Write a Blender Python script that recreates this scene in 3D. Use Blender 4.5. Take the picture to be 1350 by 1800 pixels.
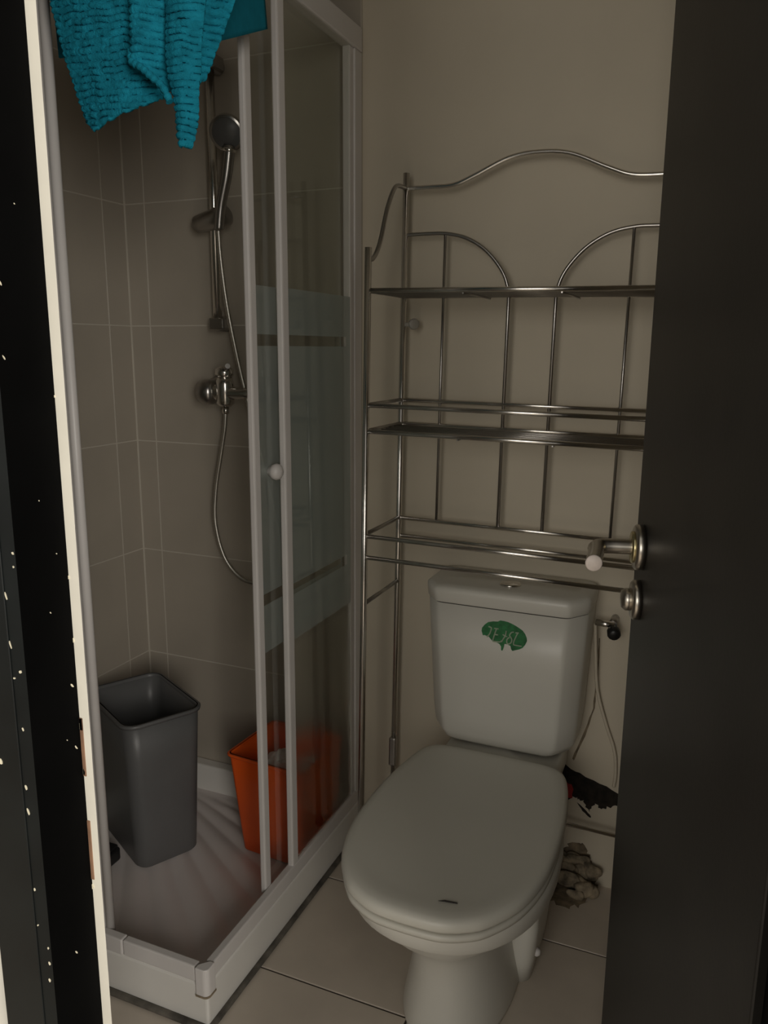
import bpy, bmesh, math, random
from mathutils import Vector, Matrix, noise
random.seed(7)
sc = bpy.context.scene
for o in list(bpy.data.objects): bpy.data.objects.remove(o)
COL = sc.collection

# ------------------------------------------------------------------ camera
YAW, PIT, ROL, FPX = math.radians(22.775), math.radians(11.693), math.radians(0.365), 1396.0
fw = Vector((-math.sin(YAW)*math.cos(PIT), math.cos(YAW)*math.cos(PIT), -math.sin(PIT)))
rt = Vector((math.cos(YAW), math.sin(YAW), 0)); up = rt.cross(fw)
r2 = math.cos(ROL)*rt + math.sin(ROL)*up; u2 = -math.sin(ROL)*rt + math.cos(ROL)*up
cam = bpy.data.cameras.new('camera'); cam.sensor_fit = 'VERTICAL'; cam.sensor_height = 24.0
cam.lens = 24.0*FPX/1800.0; cam.clip_start = 0.02
co = bpy.data.objects.new('camera', cam); COL.objects.link(co)
M = Matrix((r2, u2, -fw)).transposed().to_4x4(); M.translation = Vector((0, 0, 1.40))
co.matrix_world = M; sc.camera = co

# ------------------------------------------------------------------ light
w = bpy.data.worlds.new('world'); sc.world = w; w.use_nodes = True
bg = w.node_tree.nodes['Background']; bg.inputs[0].default_value = (1.0, 0.95, 0.86, 1); bg.inputs[1].default_value = 0.44
def area(name, loc, target, sx, sy, power, col):
    l = bpy.data.lights.new(name, 'AREA'); l.shape = 'RECTANGLE'; l.size = sx; l.size_y = sy
    l.energy = power; l.color = col
    o = bpy.data.objects.new(name, l); COL.objects.link(o); o.location = loc
    o.rotation_euler = (Vector(target)-Vector(loc)).to_track_quat('-Z', 'Y').to_euler(); return o
area('hallway_light', (-0.25, -2.6, 1.75), (-0.45, 1.5, 0.9), 1.3, 1.5, 24.0, (1.0, 0.95, 0.86))  # unseen source: soft light from the hallway behind the camera
area('added_side_fill_light', (2.0, -1.3, 1.7), (-1.0, 1.3, 1.1), 1.8, 1.7, 100.0, (1.0, 0.95, 0.87))  # added fill lamp with no seen source, brightens the shower interior
vs = sc.view_settings; vs.view_transform = 'Standard'; vs.look = 'None'; vs.gamma = 1.0
vs.use_curve_mapping = False; vs.exposure = 0.0

# ------------------------------------------------------------------ materials
def mat(name, col, rough=0.5, metal=0.0, var=0.06, scale=8.0, bump=0.0, bscale=60.0, spec=0.5, coat=0.0):
    m = bpy.data.materials.new(name); m.use_nodes = True; nt = m.node_tree
    b = nt.nodes['Principled BSDF']
    b.inputs['Roughness'].default_value = rough; b.inputs['Metallic'].default_value = metal
    b.inputs['Specular IOR Level'].default_value = spec; b.inputs['Coat Weight'].default_value = coat
    tc = nt.nodes.new('ShaderNodeTexCoord')
    n = nt.nodes.new('ShaderNodeTexNoise'); n.inputs['Scale'].default_value = scale; n.inputs['Detail'].default_value = 4
    nt.links.new(tc.outputs['Object'], n.inputs['Vector'])
    r = nt.nodes.new('ShaderNodeValToRGB')
    r.color_ramp.elements[0].position = 0.3; r.color_ramp.elements[1].position = 0.7
    r.color_ramp.elements[0].color = tuple(c*(1-var) for c in col)+(1,)
    r.color_ramp.elements[1].color = tuple(min(1, c*(1+var)) for c in col)+(1,)
    nt.links.new(n.outputs['Fac'], r.inputs['Fac']); nt.links.new(r.outputs['Color'], b.inputs['Base Color'])
    if bump:
        n2 = nt.nodes.new('ShaderNodeTexNoise'); n2.inputs['Scale'].default_value = bscale
        nt.links.new(tc.outputs['Object'], n2.inputs['Vector'])
        bp = nt.nodes.new('ShaderNodeBump'); bp.inputs['Strength'].default_value = bump; bp.inputs['Distance'].default_value = 0.002
        nt.links.new(n2.outputs['Fac'], bp.inputs['Height']); nt.links.new(bp.outputs['Normal'], b.inputs['Normal'])
    return m
MT = dict(
    paint=mat('cream_wall_paint', (0.62, 0.555, 0.445), 0.7, var=0.05, scale=3, bump=0.15, bscale=40),
    hallpaint=mat('hall_wall_paint', (0.66, 0.64, 0.58), 0.7),
    tile=mat('wall_tile_glaze', (0.41, 0.365, 0.305), 0.4, var=0.05, scale=5),
    grout=mat('wall_grout', (0.56, 0.52, 0.45), 0.9),
    ftile=mat('floor_tile', (0.58, 0.51, 0.43), 0.45, var=0.08, scale=6),
    fgrout=mat('floor_grout', (0.07, 0.06, 0.05), 0.95),
    mortar=mat('dirty_mortar', (0.10, 0.09, 0.075), 0.95, var=0.5, scale=30),
    ceil=mat('ceiling_paint', (0.6, 0.58, 0.52), 0.8),
    blackpaint=mat('black_gloss_paint', (0.003, 0.003, 0.003), 0.6, var=0.2, spec=0.02),
    blackcasing=mat('black_casing_paint', (0.0045, 0.0058, 0.0058), 0.42, var=0.35, scale=14, spec=0.22),
    palewood=mat('bare_pale_edge', (0.72, 0.69, 0.60), 0.7, var=0.04, scale=20),
    brownwood=mat('bare_brown_wood', (0.22, 0.12, 0.07), 0.8, var=0.2, scale=40),
    chip=mat('paint_chip', (0.72, 0.66, 0.50), 0.8),
    door=mat('dark_wenge_laminate', (0.014, 0.0125, 0.011), 0.42, var=0.25, scale=9, spec=0.3, bump=0.05, bscale=120),
    chrome=mat('chrome', (0.74, 0.71, 0.67), 0.19, 1.0, var=0.04),
    dchrome=mat('dull_chrome', (0.42, 0.40, 0.38), 0.28, 1.0, var=0.08),
    steel=mat('brushed_steel', (0.55, 0.51, 0.45), 0.28, 1.0, var=0.05),
    brass=mat('brass_ring', (0.70, 0.62, 0.36), 0.25, 1.0),
    capw=mat('lever_cap', (0.80, 0.70, 0.64), 0.5, var=0.08, scale=80),
    white=mat('white_lacquer', (0.66, 0.63, 0.61), 0.4, var=0.03),
    acryl=mat('white_acrylic', (0.74, 0.72, 0.68), 0.35, var=0.04, scale=5),
    trayin=mat('tray_floor_acrylic', (0.74, 0.68, 0.66), 0.4, var=0.04, scale=5),
    ceramic=mat('white_ceramic', (0.68, 0.66, 0.60), 0.34, var=0.02, scale=4),
    seatp=mat('seat_plastic', (0.60, 0.58, 0.515), 0.38, var=0.02, scale=4),
    seam=mat('dark_seam', (0.05, 0.045, 0.04), 0.8),
    green=mat('green_sticker', (0.025, 0.17, 0.055), 0.6, var=0.35, scale=90),
    letter=mat('sticker_letter', (0.38, 0.44, 0.33), 0.6, var=0.1, scale=90),
    greyp=mat('grey_plastic', (0.115, 0.115, 0.115), 0.42, var=0.05, bump=0.1, bscale=300),
    orange=mat('orange_plastic', (0.85, 0.115, 0.012), 0.4, var=0.05),
    bag=mat('crumpled_paper', (0.72, 0.70, 0.68), 0.8),
    blackp=mat('black_plastic', (0.012, 0.012, 0.012), 0.4),
    teal=mat('teal_chenille', (0.012, 0.25, 0.36), 0.95, var=0.22, scale=45, bump=0.8, bscale=500, spec=0.1),
    tealback=mat('teal_backing', (0.010, 0.19, 0.27), 0.9, var=0.08, scale=60, spec=0.1),
    mold=mat('black_mould', (0.018, 0.014, 0.010), 0.95, var=0.6, scale=60),
    stain=mat('brown_stain', (0.21, 0.165, 0.11), 0.9, var=0.5, scale=40),
    rubble=mat('plaster_crumb', (0.24, 0.195, 0.135), 0.95, var=0.7, scale=38, bump=0.6, bscale=120),
    red=mat('red_plastic', (0.35, 0.012, 0.01), 0.5),
    clearp=mat('clear_clip_plastic', (0.33, 0.31, 0.27), 0.3),
    hose=mat('hose_steel', (0.62, 0.59, 0.53), 0.42, 1.0),
)
def glass_mat(name, haze):
    m = bpy.data.materials.new(name); m.use_nodes = True; nt = m.node_tree; nt.nodes.clear()
    N = nt.nodes.new; L = nt.links.new
    out = N('ShaderNodeOutputMaterial'); tc = N('ShaderNodeTexCoord'); sep = N('ShaderNodeSeparateXYZ')
    L(tc.outputs['Object'], sep.inputs[0])
    def step(edge, inv=False):
        a = N('ShaderNodeMath'); a.operation = 'LESS_THAN' if inv else 'GREATER_THAN'
        L(sep.outputs['Z'], a.inputs[0]); a.inputs[1].default_value = edge; return a.outputs[0]
    def op(o, a, b):
        n = N('ShaderNodeMath'); n.operation = o
        for i, v in enumerate((a, b)):
            if isinstance(v, (int, float)): n.inputs[i].default_value = v
            else: L(v, n.inputs[i])
        return n.outputs[0]
    band = op('MULTIPLY', step(0.72), step(1.525, True))
    s1 = op('MULTIPLY', step(1.402), step(1.426, True)); s2 = op('MULTIPLY', step(0.832), step(0.858, True))
    lim = N('ShaderNodeMath'); lim.operation = 'LESS_THAN'; L(sep.outputs['Y'], lim.inputs[0]); lim.inputs[1].default_value = 1.853
    fro = op('MULTIPLY', band, op('SUBTRACT', 1.0, op('MULTIPLY', op('ADD', s1, s2), lim.outputs[0])))
    trans = N('ShaderNodeBsdfTransparent'); trans.inputs[0].default_value = (0.955, 0.96, 0.945, 1)
    dif = N('ShaderNodeBsdfDiffuse'); dif.inputs[0].default_value = (0.46, 0.52, 0.50, 1)
    trl = N('ShaderNodeBsdfTranslucent'); trl.inputs[0].default_value = (0.50, 0.55, 0.53, 1)
    fm = N('ShaderNodeMixShader'); fm.inputs[0].default_value = 0.45; L(dif.outputs[0], fm.inputs[1]); L(trl.outputs[0], fm.inputs[2])
    # limescale haze over the lower part of the pane
    refr = N('ShaderNodeBsdfRefraction'); refr.inputs['IOR'].default_value = 1.28; refr.inputs['Roughness'].default_value = 0.5
    refr.inputs[0].default_value = (0.92, 0.92, 0.9, 1)
    low = N('ShaderNodeMapRange'); L(sep.outputs['Z'], low.inputs[0])
    low.inputs[1].default_value = 0.80; low.inputs[2].default_value = 0.70; low.inputs[3].default_value = 0.0; low.inputs[4].default_value = haze
    geo = N('ShaderNodeNewGeometry'); frontf = op('SUBTRACT', 1.0, geo.outputs['Backfacing'])
    base = N('ShaderNodeMixShader'); L(op('MULTIPLY', low.outputs[0], frontf), base.inputs[0]); L(trans.outputs[0], base.inputs[1]); L(refr.outputs[0], base.inputs[2])
    mx = N('ShaderNodeMixShader'); L(op('MULTIPLY', op('MULTIPLY', fro, 0.62), frontf), mx.inputs[0]); L(base.outputs[0], mx.inputs[1]); L(fm.outputs[0], mx.inputs[2])
    gl = N('ShaderNodeBsdfGlossy'); gl.inputs['Roughness'].default_value = 0.03; gl.inputs[0].default_value = (0.9, 0.95, 0.92, 1)
    fr = N('ShaderNodeFresnel'); fr.inputs[0].default_value = 1.52
    fin = N('ShaderNodeMixShader'); L(op('MULTIPLY', op('MULTIPLY', fr.outputs[0], 1.0), frontf), fin.inputs[0]); L(mx.outputs[0], fin.inputs[1]); L(gl.outputs[0], fin.inputs[2])
    L(fin.outputs[0], out.inputs[0]); return m
MT['glass'] = glass_mat('printed_shower_glass', 0.94)
MT['glass_clear'] = glass_mat('printed_sliding_glass', 0.05)

# ------------------------------------------------------------------ builders
class MB:
    def __init__(s): s.v = []; s.f = []; s.sm = []
    def add(s, vs, fs, smooth=False):
        k = len(s.v); s.v += [tuple(v) for v in vs]; s.f += [tuple(i+k for i in f) for f in fs]; s.sm += [smooth]*len(fs); return s
    def box(s, a, b, M=None):
        x0, y0, z0 = a; x1, y1, z1 = b
        vs = [Vector(p) for p in ((x0,y0,z0),(x1,y0,z0),(x1,y1,z0),(x0,y1,z0),(x0,y0,z1),(x1,y0,z1),(x1,y1,z1),(x0,y1,z1))]
        if M: vs = [M @ v for v in vs]
        return s.add(vs, [(0,3,2,1),(4,5,6,7),(0,1,5,4),(1,2,6,5),(2,3,7,6),(3,0,4,7)])
    def tube(s, pts, r, n=10, cap=True):
        pts = [Vector(p) for p in pts]; rs = r if isinstance(r, (list, tuple)) else [r]*len(pts)
        t0 = (pts[1]-pts[0]).normalized(); a = t0.orthogonal().normalized(); vs = []
        for i, p in enumerate(pts):
            t = (pts[min(i+1, len(pts)-1)]-pts[max(i-1, 0)]).normalized()
            a = (a - t*a.dot(t)).normalized(); b = t.cross(a)
            for k in range(n):
                q = 2*math.pi*k/n; vs.append(p + (a*math.cos(q)+b*math.sin(q))*rs[i])
        fs = [(i*n+k, i*n+(k+1)%n, (i+1)*n+(k+1)%n, (i+1)*n+k) for i in range(len(pts)-1) for k in range(n)]
        s.add(vs, fs, True)
        if cap:
            s.f += [tuple(len(s.v)-len(vs)+k for k in reversed(range(n))), tuple(len(s.v)-n+k for k in range(n))]; s.sm += [False, False]
        return s
    def loft(s, rings, cap0=True, cap1=True, smooth=True):
        n = len(rings[0]); vs = [p for r in rings for p in r]
        fs = [(i*n+k, i*n+(k+1)%n, (i+1)*n+(k+1)%n, (i+1)*n+k) for i in range(len(rings)-1) for k in range(n)]
        k0 = len(s.v); s.add(vs, fs, smooth)
        if cap0: s.f.append(tuple(k0+k for k in reversed(range(n)))); s.sm.append(smooth)
        if cap1: s.f.append(tuple(k0+(len(rings)-1)*n+k for k in range(n))); s.sm.append(smooth)
        return s
    def lathe(s, prof, c, axis, n=24):   # prof: (radius, height along axis)
        ax = Vector(axis).normalized(); a = ax.orthogonal().normalized(); b = ax.cross(a); c = Vector(c)
        return s.loft([[c+ax*h+(a*math.cos(2*math.pi*k/n)+b*math.sin(2*math.pi*k/n))*max(r, 1e-4) for k in range(n)] for r, h in prof])
    def prism(s, poly, ax, h0, h1):      # polygon in two axes extruded along ax ('x','y','z')
        def P(p, h): return {'x': (h, p[0], p[1]), 'y': (p[0], h, p[1]), 'z': (p[0], p[1], h)}[ax]
        n = len(poly); vs = [P(p, h0) for p in poly]+[P(p, h1) for p in poly]
        return s.add(vs, [tuple(range(n)), tuple(range(2*n-1, n-1, -1))]+[(k, k+n, (k+1) % n+n, (k+1) % n) for k in range(n)])
    def build(s, name, m, parent=None, bevel=0, seg=2, fix=True, solid=0, sub=0):
        me = bpy.data.meshes.new(name); me.from_pydata(s.v, [], s.f)
        me.polygons.foreach_set('use_smooth', s.sm); me.update()
        if fix:
            bm = bmesh.new(); bm.from_mesh(me); bmesh.ops.recalc_face_normals(bm, faces=bm.faces); bm.to_mesh(me); bm.free()
        o = bpy.data.objects.new(name, me); COL.objects.link(o); me.materials.append(MT[m])
        if solid: q = o.modifiers.new('solid', 'SOLIDIFY'); q.thickness = solid; q.offset = 0
        if sub: q = o.modifiers.new('sub', 'SUBSURF'); q.levels = sub; q.render_levels = sub
        if bevel:
            q = o.modifiers.new('bevel', 'BEVEL'); q.width = bevel; q.segments = seg; q.limit_method = 'ANGLE'; q.angle_limit = math.radians(40)
        if parent:
            o.parent = parent
            if parent.type == 'EMPTY': o.matrix_parent_inverse = parent.matrix_basis.inverted()
        return o
def tag(o, label, cat=None, group=None, kind=None):
    if label: o['label'] = label
    if cat: o['category'] = cat
    if group: o['group'] = group
    if kind: o['kind'] = kind
    return o
def empty(name, loc, label, cat, group=None, kind=None):
    e = bpy.data.objects.new(name, None); COL.objects.link(e); e.location = loc; e.empty_display_size = 0.05
    return tag(e, label, cat, group, kind)
def spline(pts, n=10):
    pts = [Vector(p) for p in pts]; out = []
    for i in range(len(pts)-1):
        p0 = pts[max(i-1, 0)]; p1 = pts[i]; p2 = pts[i+1]; p3 = pts[min(i+2, len(pts)-1)]
        for k in range(n):
            t = k/n
            out.append(0.5*((2*p1)+(p2-p0)*t+(2*p0-5*p1+4*p2-p3)*t*t+(3*p1-p0-3*p2+p3)*t**3))
    out.append(pts[-1]); return out
def rrect(cx, cy, hx, hy, r, z, n=6, bulge=0.0):
    out = []
    for qx, qy, a0 in ((1, 1, 0), (-1, 1, 90), (-1, -1, 180), (1, -1, 270)):
        for k in range(n+1):
            a = math.radians(a0+90*k/n)
            out.append(Vector((cx+qx*(hx-r)+r*math.cos(a), cy+qy*(hy-r)+r*math.sin(a), z)))
    return out

# ------------------------------------------------------------------ world layout constants
YW = 1.95           # back wall
XL = -1.64          # shower side wall
XR = 0.27           # wall behind the open door
XS = -0.885         # shower side plane
YF = 1.165          # shower front plane
HC = 2.55

# ------------------------------------------------------------------ structure
fl = tag(MB().box((-3.0, -3.2, -0.06), (2.0, YW+0.1, -0.004)).build('floor', 'fgrout'), 'beige square tile floor with dark joints', 'floor', kind='structure')
T = 0.345; TXW = 0.40; G = 0.005
ftile_me = MB().box((G/2, G/2, -0.004), (TXW-G/2, T-G/2, 0.0)).build('tile', 'ftile', fl, bevel=0.0012)
first = True
for i in range(-8, 4):
    for j in range(-9, 3):
        x = -0.505+i*TXW; y = 1.0055+j*T
        if x+T > XR+0.6 or y+T > YW+0.1: 
            if y+T > YW+0.12: continue
        if first: o = ftile_me; first = False
        else:
            o = ftile_me.copy(); COL.objects.link(o); o.parent = fl
        o.location = (x, y, 0)
wb = tag(MB().box((-1.9, YW, 0), (XR+0.1, YW+0.1, HC)).build('wall_back', 'paint'), 'cream painted wall behind the toilet and metal rack', 'wall', kind='structure')
wl = tag(MB().box((XL-0.1, 0.61, 0), (XL, YW+0.0, HC)).build('wall_left', 'grout'), 'grey tiled side wall inside the shower', 'wall', kind='structure')
tag(MB().box((XR, 0.61, 0), (XR+0.1, YW, HC)).build('wall_right', 'paint'), 'cream side wall behind the open dark door', 'wall', kind='structure')
tag(MB().box((-3.0, 0.555, 0), (-0.70, 0.61, HC)).box((0.14, 0.555, 0), (2.0, 0.61, HC)).box((-0.70, 0.555, 2.33), (0.14, 0.61, HC))
    .build('wall_front', 'hallpaint'), 'pale hallway wall around the doorway', 'wall', kind='structure')
tag(MB().box((XL-0.1, 0.555, HC), (XR+0.1, YW+0.1, HC+0.08)).build('ceiling', 'ceil'), 'plain off-white bathroom ceiling', 'ceiling', kind='structure')
# shower wall tiles (each its own object)
TT = 0.3405; Z0 = 0.0965; gg = 0.0036
MB().box((XL, YW-0.0082, 0), (-0.883, YW, HC)).build('grout_bed', 'grout', wb)
MB().box((XL, 0.61, 0), (XL+0.0042, YW-0.008, HC)).build('grout_bed', 'grout', wl)
tcache = {}
def tile(parent, kind, a0, a1, z0, z1):
    wd, ht = round(a1-a0, 4), round(z1-z0, 4); key = (kind, wd, ht)
    if key not in tcache:
        m = MB()
        if kind == 'b': m.box((gg/2, -0.005, gg/2), (wd-gg/2, 0, ht-gg/2))
        else: m.box((0, gg/2, gg/2), (0.005, wd-gg/2, ht-gg/2))
        o = m.build('tile', 'tile', parent, bevel=0.0005, seg=1); tcache[key] = o
    else:
        o = tcache[key].copy(); COL.objects.link(o); o.parent = parent
    o.location = (a0, YW-0.004, z0) if kind == 'b' else (XL, a0, z0)
zs = [0.0]+[Z0+TT*k for k in range(8)]; zs = [z for z in zs if z < HC]+[HC]
xs = [XL+0.0075, -1.563, -1.223, -0.883]; ys = [0.61, 0.83, 1.17, 1.51, 1.85, YW-0.009]
for zi in range(len(zs)-1):
    for k in range(3): tile(wb, 'b', xs[k], xs[k+1], zs[zi], zs[zi+1])
    for k in range(5): tile(wl, 'l', ys[k], ys[k+1], zs[zi], zs[zi+1])

# ------------------------------------------------------------------ left door frame
C = 0.62; YA, YB = C/1.126, C/1.0047
t1 = empty('trim_1', (-C-0.04, YA, 0), 'black painted door frame with chipped paint and a pale bare edge', 'door frame', kind='structure')
MB().prism([(-C, YA), (-C, YB), (-C-0.07, YB), (-C-0.07, YA)], 'z', 0, 2.3).build('jamb', 'blackpaint', t1)
YC = YA-0.004
MB().prism([(-C, YA), (-C-0.0135, YC), (-C-0.0135, YA)], 'z', 0, 2.3).build('chamfer', 'blackcasing', t1)
MB().prism([(-C-0.0135, YC-0.002), (-C-0.0135, YA), (-1.2647*YC, YA), (-1.2647*YC, YC-0.002)], 'z', 0, 2.35).build('casing', 'blackcasing', t1, bevel=0.0008, seg=1)
# pale strip with ragged edge towards the black paint
m = MB(); NZ = 150; L0 = []; 
for k in range(NZ+1):
    z = 2.3*k/NZ; e = 0.0008*noise.noise((0, 0, z*23))+0.0006*noise.noise((3, 0, z*70))
    L0.append([Vector((-C+0.0+e-0.0006, YB-0.0008, z)), Vector((-C+0.0139+0.3*e, YB-0.0008, z)), Vector((-C+0.0008, YB+0.0125, z)), Vector((-C-0.01, YB+0.0125, z))])
m.loft(L0, smooth=False); tag(m.build('bare_edge', 'palewood', t1), 'pale bare edge of the door frame')
for z0, z1 in ((0.93, 1.0), (0.985, 1.0), (0.80, 0.875)):
    MB().box((-C-0.0005, YB-0.0018, z0), (-C+0.0042, YB-0.0006, z1)).build('worn_patch', 'brownwood', t1, bevel=0.0015, seg=2)
m = MB()
def fleck(p, du, dv, w, h, tilt):
    a = Vector(du); b = Vector(dv); p = Vector(p); pts = []
    nrm = a.cross(b).normalized()
    for k in range(7):
        q = 2*math.pi*k/7; r = random.uniform(0.7, 1.2)
        x = math.cos(q)*w*r; y = math.sin(q)*h*r
        pts.append(p+a*(x*math.cos(tilt)-y*math.sin(tilt))+b*(x*math.sin(tilt)+y*math.cos(tilt)))
    up_ = [q+nrm*0.0008 for q in pts]; dn = [q-nrm*0.0004 for q in pts]
    m.loft([dn, up_], smooth=False)
def onjamb(r, z): return (-C, C/r, z)           # on the reveal, r = |x/y|
for r, s, w, h in ((1.105, 0.1, .0012, .004), (1.112, -.02, .0010, .0035), (1.018, -.59, .0014, .004), (1.02, -.71, .0012, .004), (1.06, -1.15, .0012, .004), (1.04, -.70, .0006, .001), (1.055, -.46, .0006, .0015), (1.06, -.26, .0006, .001), (1.06, .22, .0006, .001), (1.03, -.35, .0006, .001)):
    y = C/r; fleck((-C, y, 1.4+s*y), (0, 1, 0), (0, 0, 1), w*0.75, h*0.75, 0.5)
for x, s, w, h in ((-.625, -.585, .003, .003), (-.632, -.60, .0025, .002), (-.628, -.70, .0012, .004), (-.660, -.78, .004, .006), (-.6305, -.82, .002, .006), (-.6305, -.87, .002, .007), (-.6315, -1.04, .0015, .003), (-.6315, -1.12, .0015, .002), (-.6225, -1.165, .0015, .003), (-.6225, -1.20, .002, .004), (-.624, -1.24, .002, .004), (-.622, -.36, .002, .003), (-.6225, -.385, .0012, .002), (-.633, -.44, .001, .01), (-.6335, -.53, .0008, .012)):
    yy = YC-0.002 if x < -C-0.0135 else YA+(YC-YA)*((-C-x)/0.0135)
    fleck((x, yy-0.0003, 1.4+s*yy), (1, 0, 0), (0, 0, 1), w*0.5, h*0.55, 0.3)
for z, s in ((1.16, .002), (1.09, .0018), (1.35, .0012), (.99, .003), (.935, .003), (.79, .003), (.56, .0015), (.30, .002), (.27, .003)):
    fleck((-C-0.0005, YB-0.001, z), (1, 0, 0), (0, 0, 1), s, s*1.4, 0.2)
m.build('paint_chips', 'chip', t1)['kind'] = 'stuff'

# ------------------------------------------------------------------ open door
PH = math.radians(14.0); LD = 0.68; E0 = Vector((-0.1028, 1.26, 0))
dd = Vector((math.sin(PH), -math.cos(PH), 0)); nn = Vector((-math.cos(PH), -math.sin(PH), 0))
DM = Matrix((dd, nn, Vector((0, 0, 1)))).transposed().to_4x4(); DM.translation = E0
d1 = empty('door_1', E0+dd*LD, 'dark brown-black flat door standing open on the right', 'door', kind='structure')
def dpt(u, n, z): return DM @ Vector((u, n, z))
MB().box((0, -0.04, 0.012), (LD, 0, 2.28), DM).build('leaf', 'door', d1, bevel=0.002)
hz = 1.113
hd = MB().lathe([(0.0, 0.0), (0.034, 0.0), (0.034, 0.010), (0.031, 0.013), (0.0, 0.013)], dpt(0.062, 0, hz), nn, 28).build('rose', 'steel', d1)
MB().lathe([(0.0, 0.013), (0.0235, 0.013), (0.0235, 0.017), (0.0, 0.017)], dpt(0.062, 0, hz), nn, 28).build('brass_ring', 'brass', hd)
lv = spline([(0.062, 0.012, hz), (0.062, 0.03, hz), (0.062, 0.05, hz), (0.066, 0.063, hz), (0.080, 0.070, hz), (0.10, 0.0715, hz), (0.13, 0.076, hz), (0.163, 0.081, hz)], 6)
le = MB().tube([dpt(*p) for p in lv], 0.0115, 16).build('lever', 'steel', d1)
a = dpt(0.163, 0.081, hz)
tag(MB().lathe([(0.0, 0), (0.0116, 0), (0.0116, 0.003), (0.010, 0.0045), (0.0, 0.005)], a, dd, 20).build('end_cap', 'capw', le), 'pale end cap of the lever')
lr = MB().lathe([(0.0, 0.0), (0.030, 0.0), (0.030, 0.009), (0.027, 0.012), (0.0, 0.012)], dpt(0.062, 0, 1.032), nn, 28).build('lock_rose', 'steel', d1)
MB().lathe([(0, 0.011), (0.017, 0.011), (0.017, 0.020), (0.013, 0.026), (0, 0.027)], dpt(0.062, 0, 1.032), nn, 20).build('thumb_turn', 'steel', lr)

t2 = empty('trim_2', (0.09, 0.53, 0), 'black painted door frame post on the hinge side', 'door frame', kind='structure')
MB().box((0.070, 0.40, 0), (0.14, 0.612, 2.3)).build('post', 'blackpaint', t2, bevel=0.002)
# ------------------------------------------------------------------ shower tray
tray = empty('shower_tray', (-1.25, 1.55, 0), 'white acrylic shower tray with ribbed floor in the corner', 'shower tray')
ZR = 0.103; ZF = 0.026; x0, x1, y0, y1 = XL+0.006, XS+0.008, YF-0.005, YW-0.010; rw = 0.04
rings = []
def rect(a, z): return [Vector((x0+a, y0+a, z)), Vector((x1-a, y0+a, z)), Vector((x1-a, y1-a, z)), Vector((x0+a, y1-a, z))]
m = MB(); m.loft([rect(0, 0), rect(0, ZR), rect(rw, ZR), rect(rw+0.012, ZF)], cap0=True, cap1=False, smooth=False)
m.build('basin', 'acryl', tray, bevel=0.006, seg=3)
# ribbed floor
NX, NY = 200, 200; vs, fs = [], []; ax0, ax1, ay0, ay1 = x0+rw+0.010, x1-rw-0.010, y0+rw+0.010, y1-rw-0.010
for j in range(NY+1):
    for i in range(NX+1):
        x = ax0+(ax1-ax0)*i/NX; y = ay0+(ay1-ay0)*j/NY
        ang = math.atan2(y-1.98, x+1.75); rr = math.hypot(x+1.75, y-1.98)
        d = min(x-ax0, ax1-x, y-ay0, ay1-y); f = max(0, min(1, (d-0.02)/0.05))
        vs.append((x, y, ZF+0.0005+f*0.0062*abs(math.sin(ang*34))**1.3*min(1, rr/0.3)))
for j in range(NY):
    for i in range(NX): k = j*(NX+1)+i; fs.append((k, k+1, k+NX+2, k+NX+1))
MB().add(vs, fs, True).build('ribbed_floor', 'trayin', tray, fix=False)
MB().lathe([(0.0, 0.0), (0.045, 0.0), (0.043, 0.006), (0.0, 0.008)], (-1.50, 1.80, ZF+0.002), (0, 0, 1), 24).build('drain_cover', 'chrome', tray)
MB().box((x1-0.001, y0, 0), (x1+0.012, y1, 0.011)).box((x0, y0-0.014, 0), (x1+0.012, y0+0.001, 0.011)).build('mortar_joint', 'mortar', tray, bevel=0.004)

# ------------------------------------------------------------------ shower enclosure
en = empty('shower_enclosure', (-1.25, YF, ZR), 'white framed corner shower enclosure with sliding glass doors', 'shower enclosure')
ZT0, ZT1, ZB0, ZB1 = 2.106, 2.160, ZR, 0.140
xt0, xt1 = XS-0.026, XS+0.006; yt0, yt1 = YF-0.003, YF+0.029
MB().box((xt0, YF+0.03, ZT0), (xt1, YW-0.01, ZT1)).build('top_rail', 'white', en, bevel=0.004)
MB().box((XL+0.006, yt0, ZT0), (XS-0.02, yt1, ZT1)).build('top_rail', 'white', en, bevel=0.004)
def track(pa, pb):
    b = MB(); b.box(pa, pb); return b.build('bottom_track', 'white', en, bevel=0.003)
track((XS-0.012, YF+0.022, ZB0), (XS+0.007, YW-0.010, ZB1))
track((-1.095, YF-0.004, ZB0), (XS-0.022, YF+0.015, ZB1)); track((XL+0.006, YF-0.0055, ZB0), (-1.097, YF+0.015, ZB1+0.001))
# corner pieces
def cpoly(ox, oy, r, arm):
    arc = [(ox-r+r*math.cos(math.radians(t)), oy+r-r*math.sin(math.radians(t))) for t in range(0, 91, 15)]
    return arc+[(ox-arm, oy), (ox-arm, oy+0.012), (ox-0.012, oy+arm), (ox, oy+arm)]
for z0, z1 in ((ZB0-0.024, ZB1+0.003), (ZT0-0.002, ZT1+0.002)):
    MB().prism(cpoly(XS+0.012, YF-0.010, 0.012, 0.030), 'z', z0, z1).build('corner_piece', 'white', en, bevel=0.002)
MB().prism(cpoly(XS+0.0128, YF-0.0108, 0.012, 0.031), 'z', ZB0-0.0275, ZB0-0.0238).build('dirty_seam', 'stain', en)
# wall profiles
MB().box((XS-0.028, YW-0.050, ZB0), (XS+0.004, YW-0.009, ZT0)).box((XS-0.020, YW-0.072, ZB0), (XS-0.000, YW-0.048, ZT0)).build('wall_profile', 'white', en, bevel=0.003)
MB().box((XL+0.006, YF+0.0, ZB0), (XL+0.04, YF+0.028, ZT0)).build('wall_profile', 'white', en, bevel=0.003)
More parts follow.
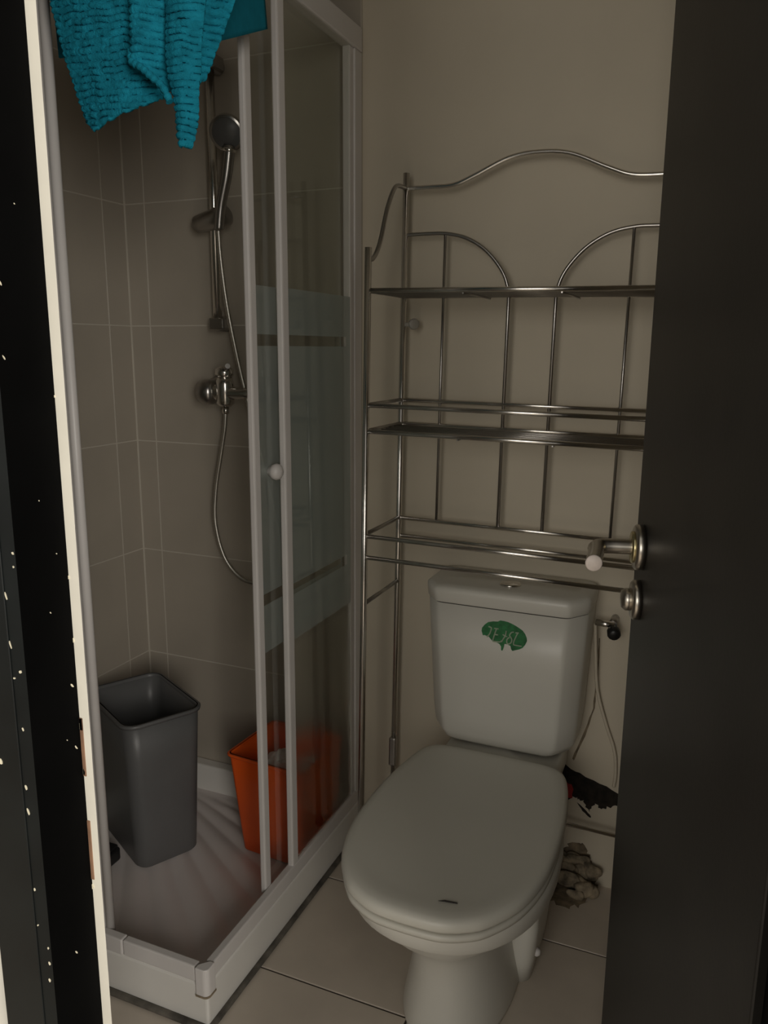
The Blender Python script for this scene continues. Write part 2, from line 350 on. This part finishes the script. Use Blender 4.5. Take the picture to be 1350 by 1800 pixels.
# fixed panels
def panel(name, a, b):
    o = MB().box(a, b).build(name, 'glass_clear' if name == 'sliding_pane' else 'glass', en); return o
p = panel('fixed_pane', (XS-0.004, 1.545, ZB1-0.01), (XS-0.000, YW-0.0725, ZT0+0.01))
MB().box((XS-0.010, 1.527, ZB1-0.004), (XS+0.006, 1.556, ZT0)).build('stile', 'white', p, bevel=0.004)
p = panel('fixed_pane', (XL+0.03, YF+0.004, ZB1-0.01), (-1.292, YF+0.008, ZT0+0.01))
MB().box((-1.296, YF-0.004, ZB1-0.004), (-1.268, YF+0.012, ZT0)).build('stile', 'white', p, bevel=0.004)
# sliding doors (both pushed open)
p = panel('sliding_pane', (XS-0.022, 1.443, ZB1-0.012), (XS-0.018, 1.862, ZT0+0.01))
MB().box((XS-0.027, 1.428, ZB1-0.016), (XS-0.012, 1.454, ZT0)).build('stile', 'white', p, bevel=0.004)
def knob(c, ax, p):
    prof = [(0.0, 0.0), (0.010, 0.0), (0.010, 0.006), (0.016, 0.010), (0.0185, 0.018), (0.016, 0.026), (0.009, 0.031), (0.0, 0.032)]
    MB().lathe(prof, c, ax, 20).build('knob', 'white', p)
knob((XS-0.018, 1.497, 1.132), (1, 0, 0), p); knob((XS-0.022, 1.497, 1.132), (-1, 0, 0), p)
p = panel('sliding_pane', (-1.58, YF+0.020, ZB1-0.012), (-1.166, YF+0.024, ZT0+0.01))
MB().box((-1.176, YF+0.014, ZB1-0.016), (-1.152, YF+0.031, ZT0)).build('stile', 'white', p, bevel=0.003)
MB().lathe([(0.010, 0), (0.010, ZT0-ZB1+0.016)], (-1.151, YF+0.0225, ZB1-0.016), (0, 0, 1), 16).build('seal', 'white', p)
knob((-1.205, YF+0.024, 1.132), (0, 1, 0), p)

# ------------------------------------------------------------------ riser rail, hand shower and mixer
rs = empty('shower_riser', (-1.297, 1.942, 1.46), 'chrome shower riser rail on the tiled back wall', 'riser rail')
MB().tube([(-1.297, 1.897, 1.452), (-1.297, 1.897, 2.13)], 0.0125, 16).build('rail', 'chrome', rs)
for z in (1.461, 2.12):
    MB().lathe([(0, 0), (0.018, 0), (0.021, 0.004), (0.021, 0.042), (0.018, 0.046), (0, 0.046)], (-1.297-0.0, 1.941, z), (0, -1, 0), 20)\
        .box((-1.318, 1.880, z-0.016), (-1.268, 1.925, z+0.016)).build('bracket', 'dchrome', rs, bevel=0.006)
MB().tube([(-1.352, 1.893, 1.722), (-1.345, 1.89, 1.724), (-1.285, 1.885, 1.733), (-1.248, 1.880, 1.742), (-1.240, 1.880, 1.744)], [0.014, 0.023, 0.028, 0.028, 0.018], 16).build('slider', 'dchrome', rs)
hs = empty('hand_shower', (-1.25, 1.87, 1.74), 'round chrome hand shower resting in the slider', 'hand shower')
hdl = spline([(-1.252, 1.850, 1.70), (-1.240, 1.846, 1.76), (-1.218, 1.842, 1.83), (-1.203, 1.838, 1.90)], 6)
MB().tube([tuple(p) for p in hdl], [0.012+0.004*k/len(hdl) for k in range(len(hdl))], 14).build('handle', 'dchrome', hs)
hn = Vector((0.25, -0.80, -0.42)).normalized(); hc = Vector((-1.203, 1.832, 1.930))
MB().lathe([(0, -0.022), (0.02, -0.020), (0.038, -0.008), (0.045, 0.004), (0.045, 0.011), (0.042, 0.014), (0, 0.014)], hc, hn, 28).build('head', 'dchrome', hs)
face = MB().lathe([(0, 0.0135), (0.0375, 0.0135), (0.0365, 0.016), (0, 0.0165)], hc, hn, 28).build('spray_face', 'greyp', hs)
tag(MB().lathe([(0.018, 0), (0.019, 0.004), (0.018, 0.010)], (-1.2065, 1.839, 1.885), (0.2, -0.05, 0.9), 16).build('collar', 'chrome', hs), 'bright chrome collar')
# hose
hp = spline([(-1.252, 1.848, 1.698), (-1.252, 1.855, 1.62), (-1.243, 1.865, 1.50), (-1.222, 1.88, 1.35), (-1.190, 1.89, 1.20), (-1.150, 1.90, 1.02), (-1.118, 1.90, 0.87), (-1.130, 1.90, 0.775), (-1.185, 1.895, 0.733), (-1.245, 1.89, 0.742), (-1.295, 1.885, 0.80), (-1.318, 1.88, 0.90), (-1.312, 1.88, 1.00), (-1.288, 1.875, 1.10), (-1.268, 1.87, 1.18), (-1.262, 1.868, 1.235)], 26)
MB().tube(hp, [0.0068 if k % 2 else 0.0054 for k in range(len(hp))], 8).build('shower_hose', 'hose')
tag(bpy.data.objects['shower_hose'], 'flexible metal shower hose looping down from the hand shower to the mixer', 'hose')
mx = empty('shower_mixer', (-1.26, 1.942, 1.27), 'chrome shower mixer tap on the tiled wall below the riser', 'mixer tap')
MB().tube([(-1.262, 1.868, 1.238), (-1.262, 1.868, 1.246), (-1.262, 1.868, 1.30), (-1.262, 1.868, 1.318)], [0.016, 0.024, 0.025, 0.020], 20).build('body', 'chrome', mx)
MB().lathe([(0, 0), (0.020, 0), (0.026, 0.010), (0.025, 0.024), (0.012, 0.031), (0, 0.032)], (-1.262, 1.868, 1.316), (0, 0, 1), 20).build('cap', 'chrome', mx)
MB().tube([(-1.262, 1.865, 1.335), (-1.235, 1.84, 1.345), (-1.222, 1.825, 1.349)], [0.010, 0.008, 0.007], 10).build('lever', 'dchrome', mx)
for x in (-1.330, -1.175):
    MB().tube([(x, 1.93, 1.276), (x, 1.90, 1.276), (x, 1.884, 1.276)], 0.014, 14).build('union', 'dchrome', mx)
    MB().lathe([(0, 0), (0.042, 0.0), (0.040, 0.012), (0.024, 0.028), (0, 0.030)], (x, 1.941, 1.276), (0, -1, 0), 24).build('escutcheon', 'dchrome', mx)
MB().tube([(-1.300, 1.870, 1.276), (-1.29, 1.870, 1.276), (-1.262, 1.868, 1.274), (-1.20, 1.870, 1.276), (-1.155, 1.873, 1.276)], [0.024, 0.023, 0.020, 0.015, 0.014], 16).build('crossbar', 'chrome', mx)
MB().lathe([(0, 0), (0.026, 0.0), (0.034, 0.012), (0.036, 0.030), (0.030, 0.050), (0.016, 0.058), (0, 0.060)], (-1.292, 1.870, 1.276), (-1, -0.05, 0), 24).build('temperature_knob', 'dchrome', mx)
MB().tube([(-1.262, 1.868, 1.236), (-1.262, 1.868, 1.218)], 0.010, 12).build('outlet_nut', 'chrome', mx)

# ------------------------------------------------------------------ bins
def bin_(name, c, rot, hx, hy, bx, by, z0, z1, rad, m, label, lip):
    e = empty(name, (c[0], c[1], z0), label, 'bin')
    R = Matrix.Translation((c[0], c[1], 0)) @ Matrix.Rotation(rot, 4, 'Z')
    def ring(t, off, z):
        return [R @ p for p in rrect(0, 0, bx+(hx-bx)*t-off, by+(hy-by)*t-off, max(0.006, rad-off), z)]
    h = z1-z0; th = 0.003
    MB().loft([ring(0, 0.006, z0), ring(0, 0.0, z0+0.006)]+[ring(t, 0, z0+h*t) for t in (0.25, 0.5, 0.75, 1.0)]+[ring(t, th, z0+h*t) for t in (1.0, 0.75, 0.5, 0.25, 0.03)]).build('body', m, e)
    MB().loft([ring(1, 0.0, z1-lip), ring(1, -0.006, z1-lip), ring(1, -0.007, z1-0.002), ring(1, -0.004, z1), ring(1, th+0.001, z1), ring(1, th+0.001, z1-lip)], cap0=False, cap1=False).build('rim', m, e, fix=True)
    return e
bin_('waste_bin', (-1.395, 1.618), math.atan2(0.88, 0.474), 0.105, 0.150, 0.087, 0.140, ZF+0.0068, 0.455, 0.035, 'greyp', 'tall dark grey plastic waste bin standing in the shower tray', 0.010)
bin_('waste_bin', (-1.035, 1.755), math.radians(-4), 0.106, 0.110, 0.077, 0.095, ZF+0.0068, 0.325, 0.016, 'orange', 'small bright orange waste bin behind the shower door', 0.006)
# crumpled paper in the orange bin
bm = bmesh.new(); bmesh.ops.create_icosphere(bm, subdivisions=4, radius=1)
for v in bm.verts:
    d = 1+0.28*noise.noise(v.co*2.1)+0.16*abs(noise.noise(v.co*5.2)); v.co = Vector((v.co.x*0.055*d, v.co.y*0.052*d, v.co.z*0.050*d))
me = bpy.data.meshes.new('crumpled_paper'); bm.to_mesh(me); bm.free(); me.materials.append(MT['bag'])
o = bpy.data.objects.new('crumpled_paper', me); COL.objects.link(o); o.location = (-1.03, 1.755, 0.255)
tag(o, 'crumpled white paper inside the orange bin', 'paper')
o2 = empty('low_black_object', (-1.49, 1.49, ZF), 'low black plastic box half hidden beside the grey bin', 'black box')  # unidentified low black object, built as a plain box
MB().box((-1.58, 1.445, ZF+0.0068), (-1.398, 1.500, ZF+0.045)).build('base', 'blackp', o2, bevel=0.006)
MB().box((-1.58, 1.450, ZF+0.046), (-1.402, 1.495, ZF+0.054)).build('lid', 'blackp', o2, bevel=0.003)
o2.name = 'plastic_box'

# ------------------------------------------------------------------ bath mat over the shower corner
bt = empty('bath_mat', (-0.98, YF, 2.16), 'teal chenille bath mat draped over the top rail of the shower', 'bath mat')
def sheet(name, fn, nu, nv, m, amp, freq, solid, parent, seed=0):
    vs = [];
    P = [[Vector(fn(i/nu, j/nv)) for i in range(nu+1)] for j in range(nv+1)]
    for j in range(nv+1):
        for i in range(nu+1):
            a = P[j][min(i+1, nu)]-P[j][max(i-1, 0)]; b = P[min(j+1, nv)][i]-P[max(j-1, 0)][i]
            n = a.cross(b); n = n.normalized() if n.length > 1e-9 else Vector((0, -1, 0))
            p = P[j][i]; d = 0
            if amp:
                q = noise.noise((p.x*38+seed, p.y*38, p.z*24))*1.0
                s = math.sin(freq*p.z*2*math.pi+q*2.4+p.x*freq*0.5)
                br = 0.65+0.6*noise.noise((p.x*75+seed, p.y*75, p.z*75))
                d = amp*(abs(s)**0.7*(1 if s > 0 else -0.55))*br + amp*0.25*noise.noise(p*260)
            vs.append(p+n*d)
    fs = [(j*(nu+1)+i, j*(nu+1)+i+1, (j+1)*(nu+1)+i+1, (j+1)*(nu+1)+i) for j in range(nv) for i in range(nu)]
    return MB().add(vs, fs, True).build(name, m, parent, fix=False, solid=solid)
def lerp(a, b, t): return a+(b-a)*t
def edge(tab, z):
    tab = sorted(tab)
    for (a, xa), (b, xb) in zip(tab, tab[1:]):
        if a <= z <= b: return lerp(xa, xb, (z-a)/(b-a))
    return tab[0][1] if z < tab[0][0] else tab[-1][1]
# outer left panel: bottom edge runs obliquely
Lx = [(1.735, -1.00), (1.76, -1.022), (1.88, -1.068), (1.97, -1.092), (2.2, -1.13)]
def f_left(u, v):
    zb = lerp(1.752, 1.790, u) if u > 0.06 else 1.752+0.02*(1-u/0.06)
    z = lerp(zb, 2.168, v); xl = edge(Lx, z); xr = -0.868
    x = lerp(xl, xr, u)
    y = YF-0.016-0.012*math.sin(u*3.1)-0.010*(1-v)
    if v > 0.92: y = lerp(y, YF+0.01, (v-0.92)/0.08)
    return (x, y, z)
sheet('outer_panel', f_left, 110, 200, 'teal', 0.0042, 92, 0.006, bt)
# folded flap in front, with the hanging tip
def f_fold(u, v):
    # u across (0 = left rolled edge), v up
    zb = edge([(0.0, 1.848), (0.06, 1.842), (0.2, 1.826), (0.42, 1.808), (0.6, 1.800), (0.85, 1.803), (1.0, 1.825)], u)
    z = lerp(zb, 2.172, v)
    xl = edge([(1.70, -0.905), (1.90, -0.905), (2.2, -0.89)], z)
    xr = edge([(1.70, -0.832), (1.80, -0.826), (1.83, -0.812), (1.86, -0.797), (1.93, -0.762), (2.0, -0.735), (2.2, -0.70)], z)
    x = lerp(xl, xr, u)
    y = YF-0.045-0.016*math.cos(u*2.6)+0.035*u*u-0.008*math.sin(u*9)*v
    if u < 0.12: y += 0.022*(1-u/0.12)**2
    if v > 0.9: y = lerp(y, YF-0.005, (v-0.9)/0.1)
    if x > XS: y += (x-XS)*0.18
    return (x, y, z)
sheet('folded_flap', f_fold, 170, 220, 'teal', 0.0042, 92, 0.006, bt, seed=11)
def f_tip(u, v):
    z = lerp(1.706, 1.93, v); c = edge([(1.70, -0.806), (1.76, -0.802), (1.80, -0.806), (1.85, -0.808), (1.95, -0.80)], z)
    hw_ = edge([(1.705, 0.003), (1.715, 0.0085), (1.74, 0.0135), (1.78, 0.018), (1.82, 0.026), (1.95, 0.034)], z)
    return (c+(2*u-1)*hw_, YF-0.060-0.010*math.sin(u*math.pi)+0.012*v+0.01*u, z)
sheet('hanging_tip', f_tip, 40, 110, 'teal', 0.0038, 92, 0.007, bt, seed=5)
hp_ = spline([(-0.906, YF-0.052, 1.858), (-0.898, YF-0.062, 1.838), (-0.878, YF-0.066, 1.826), (-0.858, YF-0.067, 1.810), (-0.836, YF-0.068, 1.792), (-0.824, YF-0.068, 1.770)], 8)
MB().tube(hp_, [0.0045+0.0022*abs(math.sin(k*0.9)) for k in range(len(hp_))], 8).build('hem', 'teal', bt)
# smooth backing seen on the side rail, and inside on the left
def f_side(u, v):
    zb = lerp(1.86, 1.995, u) ; z = lerp(zb, 2.17, v)
    return (XS+0.022+0.008*math.sin(u*4)+0.008*(1-v), lerp(1.15, 1.455-0.01*v, u), z)
sheet('side_flap', f_side, 30, 24, 'tealback', 0, 0, 0.005, bt)
def f_in(u, v):
    z = lerp(1.905+0.01*u, 2.168, v); return (lerp(-1.145, -0.92, u), YF+0.045+0.01*math.sin(u*7)-0.012*v, z)
sheet('inner_flap', f_in, 30, 24, 'tealback', 0, 0, 0.005, bt)
def f_top(u, v):
    return (lerp(-1.13, -0.865, u), lerp(YF-0.012, YF+0.038, v), 2.170+0.006*math.sin(v*math.pi))
sheet('top_fold', f_top, 24, 8, 'tealback', 0, 0, 0.005, bt)

# ------------------------------------------------------------------ over-toilet rack
rk = empty('storage_rack', (-0.4265, 1.79, 0), 'chrome metal shelf rack standing over the toilet', 'rack')
XC = -0.4265; HW = 0.322; RF, RB = 1.68, 1.90
for sgn in (-1, 1):
    x = XC+sgn*HW
    zf = 0.012 if sgn < 0 else 0.0215
    fp = MB().tube([(x, RF, zf), (x, RF, 1.617)], 0.0078, 14).build('post', 'chrome', rk)
    bp_ = MB().tube([(x, RB, zf), (x, RB, 1.812)], 0.0078, 14).build('post', 'chrome', rk)
    for o, y in ((fp, RF), (bp_, RB)):
        MB().lathe([(0, 0), (0.011, 0), (0.011, 0.02), (0.0085, 0.026), (0, 0.026)], (x, y, zf-0.011), (0, 0, 1), 14).build('foot', 'blackp', o)
    MB().box((x-0.011, RB-0.012, 0.25), (x+0.008, RB+0.010, 0.335)).build('joint_sleeve', 'dchrome', bp_, bevel=0.004)
    MB().tube(spline([(x, RF, 1.592), (x, RF+0.030, 1.598), (x, RF+0.065, 1.635), (x, RF+0.105, 1.715), (x, RF+0.150, 1.768), (x, RB-0.02, 1.777), (x, RB, 1.777)], 8), 0.0052, 10).build('side_scroll', 'dchrome', rk)
    for z in (1.525, 1.27, 1.21, 0.963, 0.79):
        MB().tube([(x, RF, z), (x, RB, z)], 0.0052, 10).build('side_bar', 'dchrome', rk)
    MB().tube([(XC+sgn*0.218, RB, 0.963), (XC+sgn*0.218, RB, 1.668)], 0.0036, 8).build('back_bar', 'dchrome', rk)
    ar = [(x, RB, 1.670), (XC+sgn*0.27, RB, 1.671), (XC+sgn*0.218, RB, 1.670), (XC+sgn*0.165, RB, 1.658), (XC+sgn*0.115, RB, 1.628), (XC+sgn*0.075, RB, 1.582), (XC+sgn*0.058, RB, 1.54), (XC+sgn*0.0555, RB, 1.50)]
    MB().tube(spline(ar, 8)+[Vector((XC+sgn*0.0555, RB, 0.963))], 0.0046, 10).build('arched_bar', 'dchrome', rk)
ar = [(XC-HW, RB, 1.777), (XC-0.25, RB, 1.777), (XC-0.20, RB, 1.779), (XC-0.15, RB, 1.797), (XC-0.07, RB, 1.830), (XC, RB, 1.838), (XC+0.07, RB, 1.830), (XC+0.15, RB, 1.797), (XC+0.20, RB, 1.779), (XC+0.25, RB, 1.775), (XC+HW, RB, 1.777)]
MB().tube(spline(ar, 8), 0.0055, 10).build('top_arch', 'chrome', rk)
for y, zz in ((RF, (1.525, 1.27, 1.21, 0.960, 0.908)), (RB, (1.525, 1.27, 1.21, 0.963, 0.915, 0.196))):
    for z in zz:
        MB().tube([(XC-HW, y, z), (XC+HW, y, z)], 0.0054, 10).build('cross_bar', 'chrome', rk)
for zz, n in ((1.522, 9), (1.207, 7)):
    for k in range(n):
        y = RF+(RB-RF)*(k+1)/(n+1)
        MB().tube([(XC-HW+0.004, y, zz), (XC+HW-0.004, y, zz)], 0.0022, 8).build('shelf_wire', 'dchrome', rk)
    for x in (XC-0.1, XC+0.11):
        MB().tube([(x, RF, zz-0.004), (x, RB, zz-0.004)], 0.002, 6).build('shelf_wire', 'dchrome', rk)
tag(MB().box((-0.744, 1.895, 1.452), (-0.722, 1.905, 1.462)).lathe([(0, 0), (0.012, 0), (0.014, 0.008), (0.012, 0.012), (0, 0.012)], (-0.722, 1.902, 1.458), (0.5, -0.8, 0), 16).build('wall_clip', 'clearp', rk, bevel=0.002), 'translucent plastic clip on the back post')

PV = Matrix.Translation((XC-HW, 1.79, 1.5)); rk.matrix_world = PV @ Matrix.Rotation(0.0125, 4, 'Y') @ PV.inverted() @ rk.matrix_basis   # the rack leans slightly
# ------------------------------------------------------------------ toilet
TX = -0.428
to = empty('toilet', (TX, 1.55, 0), 'white ceramic close-coupled toilet with the lid closed', 'toilet')
tab = [(1.124, 0.0), (1.128, 0.060), (1.147, 0.105), (1.175, 0.138), (1.24, 0.178), (1.33, 0.202), (1.43, 0.208), (1.54, 0.203), (1.62, 0.192), (1.675, 0.180), (1.708, 0.166), (1.726, 0.142), (1.731, 0.10), (1.732, 0.0)]
half = spline([(w_, y_, 0) for y_, w_ in tab], 6)
def lidring(sc_, z, dy=0.0):
    cyy = 1.43
    pts = [Vector((TX+p.x*sc_, cyy+(p.y-cyy)*sc_+dy, z)) for p in half]
    pts += [Vector((TX-p.x*sc_, cyy+(p.y-cyy)*sc_+dy, z)) for p in reversed(half[1:-1])]
    return pts
ld = MB().loft([lidring(0.965, 0.4185), lidring(0.992, 0.419), lidring(1.0, 0.424), lidring(0.998, 0.433), lidring(0.985, 0.4395), lidring(0.955, 0.4428), lidring(0.90, 0.4432), lidring(0.84, 0.4415), lidring(0.76, 0.4396), lidring(0.4, 0.4385), lidring(0.05, 0.4385)]).build('lid', 'seatp', to)
MB().loft([[Vector((p[0], p[1], z)) for p in ((-0.386, 1.178), (-0.375, 1.1805), (-0.352, 1.184), (-0.354, 1.187), (-0.376, 1.1845))] for z in (0.4425, 0.4434)], smooth=False).build('scratch', 'seam', ld)
MB().loft([lidring(0.955, 0.398), lidring(0.985, 0.399), lidring(0.99, 0.405), lidring(0.988, 0.4105), lidring(0.97, 0.4125)]).build('seat', 'seatp', to)
for s_ in (-1, 1):
    MB().tube([(TX+s_*0.06, 1.722, 0.428), (TX+s_*0.11, 1.722, 0.428)], 0.010, 12).build('hinge', 'white', to)
def egg(z, yf, yb, hw, n=64, ex=2.25):
    cyy = yf+(yb-yf)*0.5; out = []
    for k in range(n):
        a = 2*math.pi*k/n; c_, s_ = math.cos(a), math.sin(a)
        out.append(Vector((TX+hw*math.copysign(abs(c_)**(2/ex), c_), cyy+(yb-yf)/2*math.copysign(abs(s_)**(2/ex), s_), z)))
    return out
bw = [(0.0, 1.300, 1.73, 0.118), (0.012, 1.298, 1.73, 0.119), (0.06, 1.308, 1.72, 0.110), (0.12, 1.318, 1.70, 0.099), (0.18, 1.312, 1.68, 0.093), (0.215, 1.295, 1.68, 0.097),
      (0.245, 1.262, 1.69, 0.118), (0.275, 1.230, 1.70, 0.145), (0.305, 1.204, 1.71, 0.168), (0.325, 1.188, 1.72, 0.183), (0.335, 1.172, 1.72, 0.198), (0.345, 1.163, 1.72, 0.206), (0.375, 1.158, 1.72, 0.209), (0.39, 1.160, 1.72, 0.208), (0.397, 1.168, 1.715, 0.20)]
MB().loft([egg(*b) for b in bw]).build('bowl', 'ceramic', to)
MB().loft([rrect(TX, 1.80, 0.125, 0.125, 0.02, 0.30), rrect(TX, 1.80, 0.14, 0.13, 0.02, 0.36), rrect(TX, 1.80, 0.142, 0.13, 0.02, 0.412), rrect(TX, 1.80, 0.136, 0.124, 0.02, 0.420)]).build('rear_deck', 'ceramic', to)
for s_ in (-1, 1):
    MB().loft([rrect(TX+s_*cx_, yc, hx, hy, r_, z) for z, cx_, yc, hx, hy, r_ in ((0.0, 0.100, 1.640, 0.040, 0.10, 0.03), (0.05, 0.110, 1.635, 0.036, 0.10, 0.03), (0.14, 0.125, 1.625, 0.030, 0.10, 0.028), (0.22, 0.118, 1.63, 0.036, 0.10, 0.03), (0.33, 0.085, 1.66, 0.05, 0.09, 0.03))]).build('trapway', 'ceramic', to)
    MB().lathe([(0, 0), (0.010, 0), (0.010, 0.006), (0.006, 0.012), (0, 0.013)], (TX+s_*0.145, 1.575, 0.062), (s_, -0.2, 0.2), 14).build('bolt_cap', 'white', to)
def cis(z, hw, yf, r=0.05, yb=1.935):
    cxx = TX-0.009; c = r*0.8; out = []
    half_ = [(hw, yb-0.01), (hw, yb-0.05), (hw, yf+c*1.5), (hw-0.001, yf+c*1.35), (hw-0.006, yf+c*1.12), (hw-c*0.85, yf+c*0.16), (hw-c, yf+c*0.06), (hw-c*1.12, yf+0.001), (hw-c*1.3, yf), (hw*0.4, yf-0.001)]
    out = [Vector((cxx+a, b, z)) for a, b in half_]+[Vector((cxx-a, b, z)) for a, b in reversed(half_)]
    out += [Vector((cxx-hw+0.01, yb, z)), Vector((cxx+hw-0.01, yb, z))]
    return out
ci = MB().loft([cis(0.424, 0.135, 1.800, 0.04), cis(0.427, 0.152, 1.788, 0.045), cis(0.437, 0.168, 1.776), cis(0.458, 0.178, 1.767), cis(0.51, 0.183, 1.763), cis(0.66, 0.190, 1.757), cis(0.795, 0.1965, 1.752)]).build('cistern', 'ceramic', to)
MB().loft([cis(0.794, 0.1945, 1.7545), cis(0.7995, 0.1945, 1.7545)]).build('seam', 'seam', ci)
cl = MB().loft([cis(0.7985, 0.1975, 1.7505), cis(0.8, 0.199, 1.7495), cis(0.822, 0.2005, 1.7475), cis(0.832, 0.200, 1.747), cis(0.838, 0.192, 1.756), cis(0.840, 0.17, 1.775)]).build('cistern_lid', 'ceramic', to)
fb = MB().lathe([(0, 0), (0.026, 0), (0.026, 0.003), (0.022, 0.006), (0, 0.0065)], (TX-0.004, 1.822, 0.840), (0, 0, 1), 24).build('flush_button', 'chrome', to)
# sticker (worn green oval with pale lettering)
def stk(zx, zy):  # zoomed sticker coordinates -> front of the cistern
    px = 830+zx/11.25; py = 1070+zy/11.25
    d = fw*FPX+r2*(px-675)-u2*(py-900); t = (1.7535)/d.y; p = d*t
    return Vector((p.x, 1.7535-0.0015, 1.4+p.z))
poly = [(190,430),(200,370),(250,310),(320,260),(420,245),(510,250),(560,228),(640,240),(720,262),(810,305),(880,345),(940,385),(1000,430),(1050,500),(1080,580),(1085,640),(1050,710),(1000,770),(930,800),(860,815),(800,830),(775,800),(760,730),(700,700),(640,690),(625,760),(600,825),(575,815),(575,740),(540,690),(470,655),(400,630),(330,545),(250,515),(215,520)]
F0 = [stk(*p) for p in poly]
st = MB().loft([[p+Vector((0, 0.004, 0)) for p in F0], [p-Vector((0, 0.0006, 0)) for p in F0]], smooth=False).build('sticker', 'green', ci)
tag(st, 'worn green oval sticker with pale letters')
lt = MB()
for pl in ([(330,345),(385,370),(375,430),(345,500),(300,545)], [(440,380),(530,392)], [(490,385),(455,480),(415,620),(440,640),(560,648),(580,620)], [(455,500),(520,510)], [(680,430),(660,530),(620,590),(585,650)], [(610,500),(660,535),(700,545)],
           [(830,455),(780,465),(745,520),(770,560),(790,610),(770,670),(715,690),(690,655),(700,590),(745,560)], [(860,470),(930,472)], [(910,472),(870,550),(830,640),(825,700),(860,715),(985,735)]):
    pts = [stk(*p)-Vector((0, 0.0012, 0)) for p in pl]
    lt.tube(spline(pts, 4), 0.0017, 6)
lt.build('lettering', 'letter', st)
# water supply
vv = empty('stop_valve', (-0.205, YW, 0.745), 'small chrome stop valve on the wall beside the cistern', 'valve')
MB().tube([(-0.195, YW, 0.748), (-0.195, 1.895, 0.748)], 0.010, 12).build('inlet', 'dchrome', vv)
MB().tube([(-0.235, 1.893, 0.750), (-0.19, 1.893, 0.748)], 0.008, 12).build('body', 'chrome', vv)
MB().lathe([(0, 0), (0.013, 0), (0.016, 0.006), (0.016, 0.020), (0.012, 0.026), (0, 0.026)], (-0.192, 1.890, 0.738), (0.2, -0.9, -0.3), 14).build('handle', 'blackp', vv)
o = MB().tube(spline([(-0.236, 1.895, 0.745), (-0.232, 1.91, 0.66), (-0.225, 1.93, 0.56), (-0.20, 1.938, 0.47), (-0.175, 1.94, 0.40), (-0.168, 1.94, 0.34), (-0.170, 1.94, 0.30)], 8), 0.0042, 8).build('supply_hose', 'paint')
tag(o, 'thin cream-coloured pipe running down the wall beside the cistern', 'pipe')

# ------------------------------------------------------------------ wall damage and debris
def blob(name, pts, y0_, y1_, m, parent, lab=None):
    o = MB().prism(pts, 'y', y0_, y1_).build(name, m, parent)
    if lab: tag(o, lab)
    return o
def ragged(pts, amt, n=5):
    out = []
    for k in range(len(pts)):
        a, b = pts[k], pts[(k+1) % len(pts)]
        for j in range(n):
            t = j/n; out.append((lerp(a[0], b[0], t)+random.uniform(-amt, amt), lerp(a[1], b[1], t)+random.uniform(-amt, amt)))
    return out
blob('broken_patch', ragged([(-0.42, 0.385), (-0.31, 0.335), (-0.24, 0.305), (-0.155, 0.278), (-0.15, 0.245), (-0.185, 0.232), (-0.20, 0.222), (-0.215, 0.235), (-0.228, 0.212), (-0.245, 0.235), (-0.265, 0.242), (-0.29, 0.228), (-0.42, 0.25)], 0.004), YW-0.0015, YW+0.002, 'mold', wb, 'black mouldy broken strip low on the wall')
blob('broken_patch', ragged([(-0.26, 0.228), (-0.235, 0.21), (-0.222, 0.195), (-0.226, 0.192), (-0.245, 0.206)], 0.001, 3), YW-0.0014, YW+0.002, 'mold', wb)
blob('rust_patch', ragged([(-0.30, 0.285), (-0.275, 0.275), (-0.272, 0.238), (-0.30, 0.235)], 0.003, 3), YW-0.0028, YW-0.001, 'red', wb, 'red patch in the broken strip')
blob('stain_streak', ragged([(-0.231, 0.69), (-0.228, 0.69), (-0.228, 0.60), (-0.231, 0.50), (-0.250, 0.42), (-0.275, 0.345), (-0.280, 0.35), (-0.254, 0.43), (-0.235, 0.50), (-0.232, 0.60)], 0.001), YW-0.0006, YW+0.002, 'stain', wb)
rb = MB()
for k in range(22):
    x = -0.29+0.085*random.random(); y = YW-0.012-abs(random.gauss(0, 0.022)); s_ = random.uniform(0.010, 0.026)
    z = max(0.0, (0.085-0.9*(YW-y)))*random.random()
    bm = bmesh.new(); bmesh.ops.create_icosphere(bm, subdivisions=3, radius=s_)
    sd = random.random()*50
    vs_ = [Vector((x+v.co.x*1.2, y+v.co.y*0.45, z+s_*0.6+v.co.z*0.9))+v.co*0.9*noise.noise(v.co*42+Vector((sd, 0, 0))) for v in bm.verts]
    bm.verts.ensure_lookup_table(); rb.add(vs_, [[v.index for v in f.verts] for f in bm.faces], True); bm.free()
tag(rb.build('plaster_debris', 'rubble'), 'brown crumbled plaster debris on the floor beside the toilet', 'debris', kind='stuff')
blob('damp_stain', ragged([(-0.31, 0.0), (-0.30, 0.06), (-0.275, 0.105), (-0.235, 0.11), (-0.215, 0.075), (-0.205, 0.03), (-0.20, 0.0)], 0.006), YW-0.0010, YW+0.002, 'stain', wb)
fs_ = ragged([(-0.31, 1.84), (-0.24, 1.83), (-0.205, 1.87), (-0.20, 1.945), (-0.31, 1.945)], 0.012)
MB().prism(fs_, 'z', 0.0001, 0.0009).build('dirt_stain', 'stain', fl)
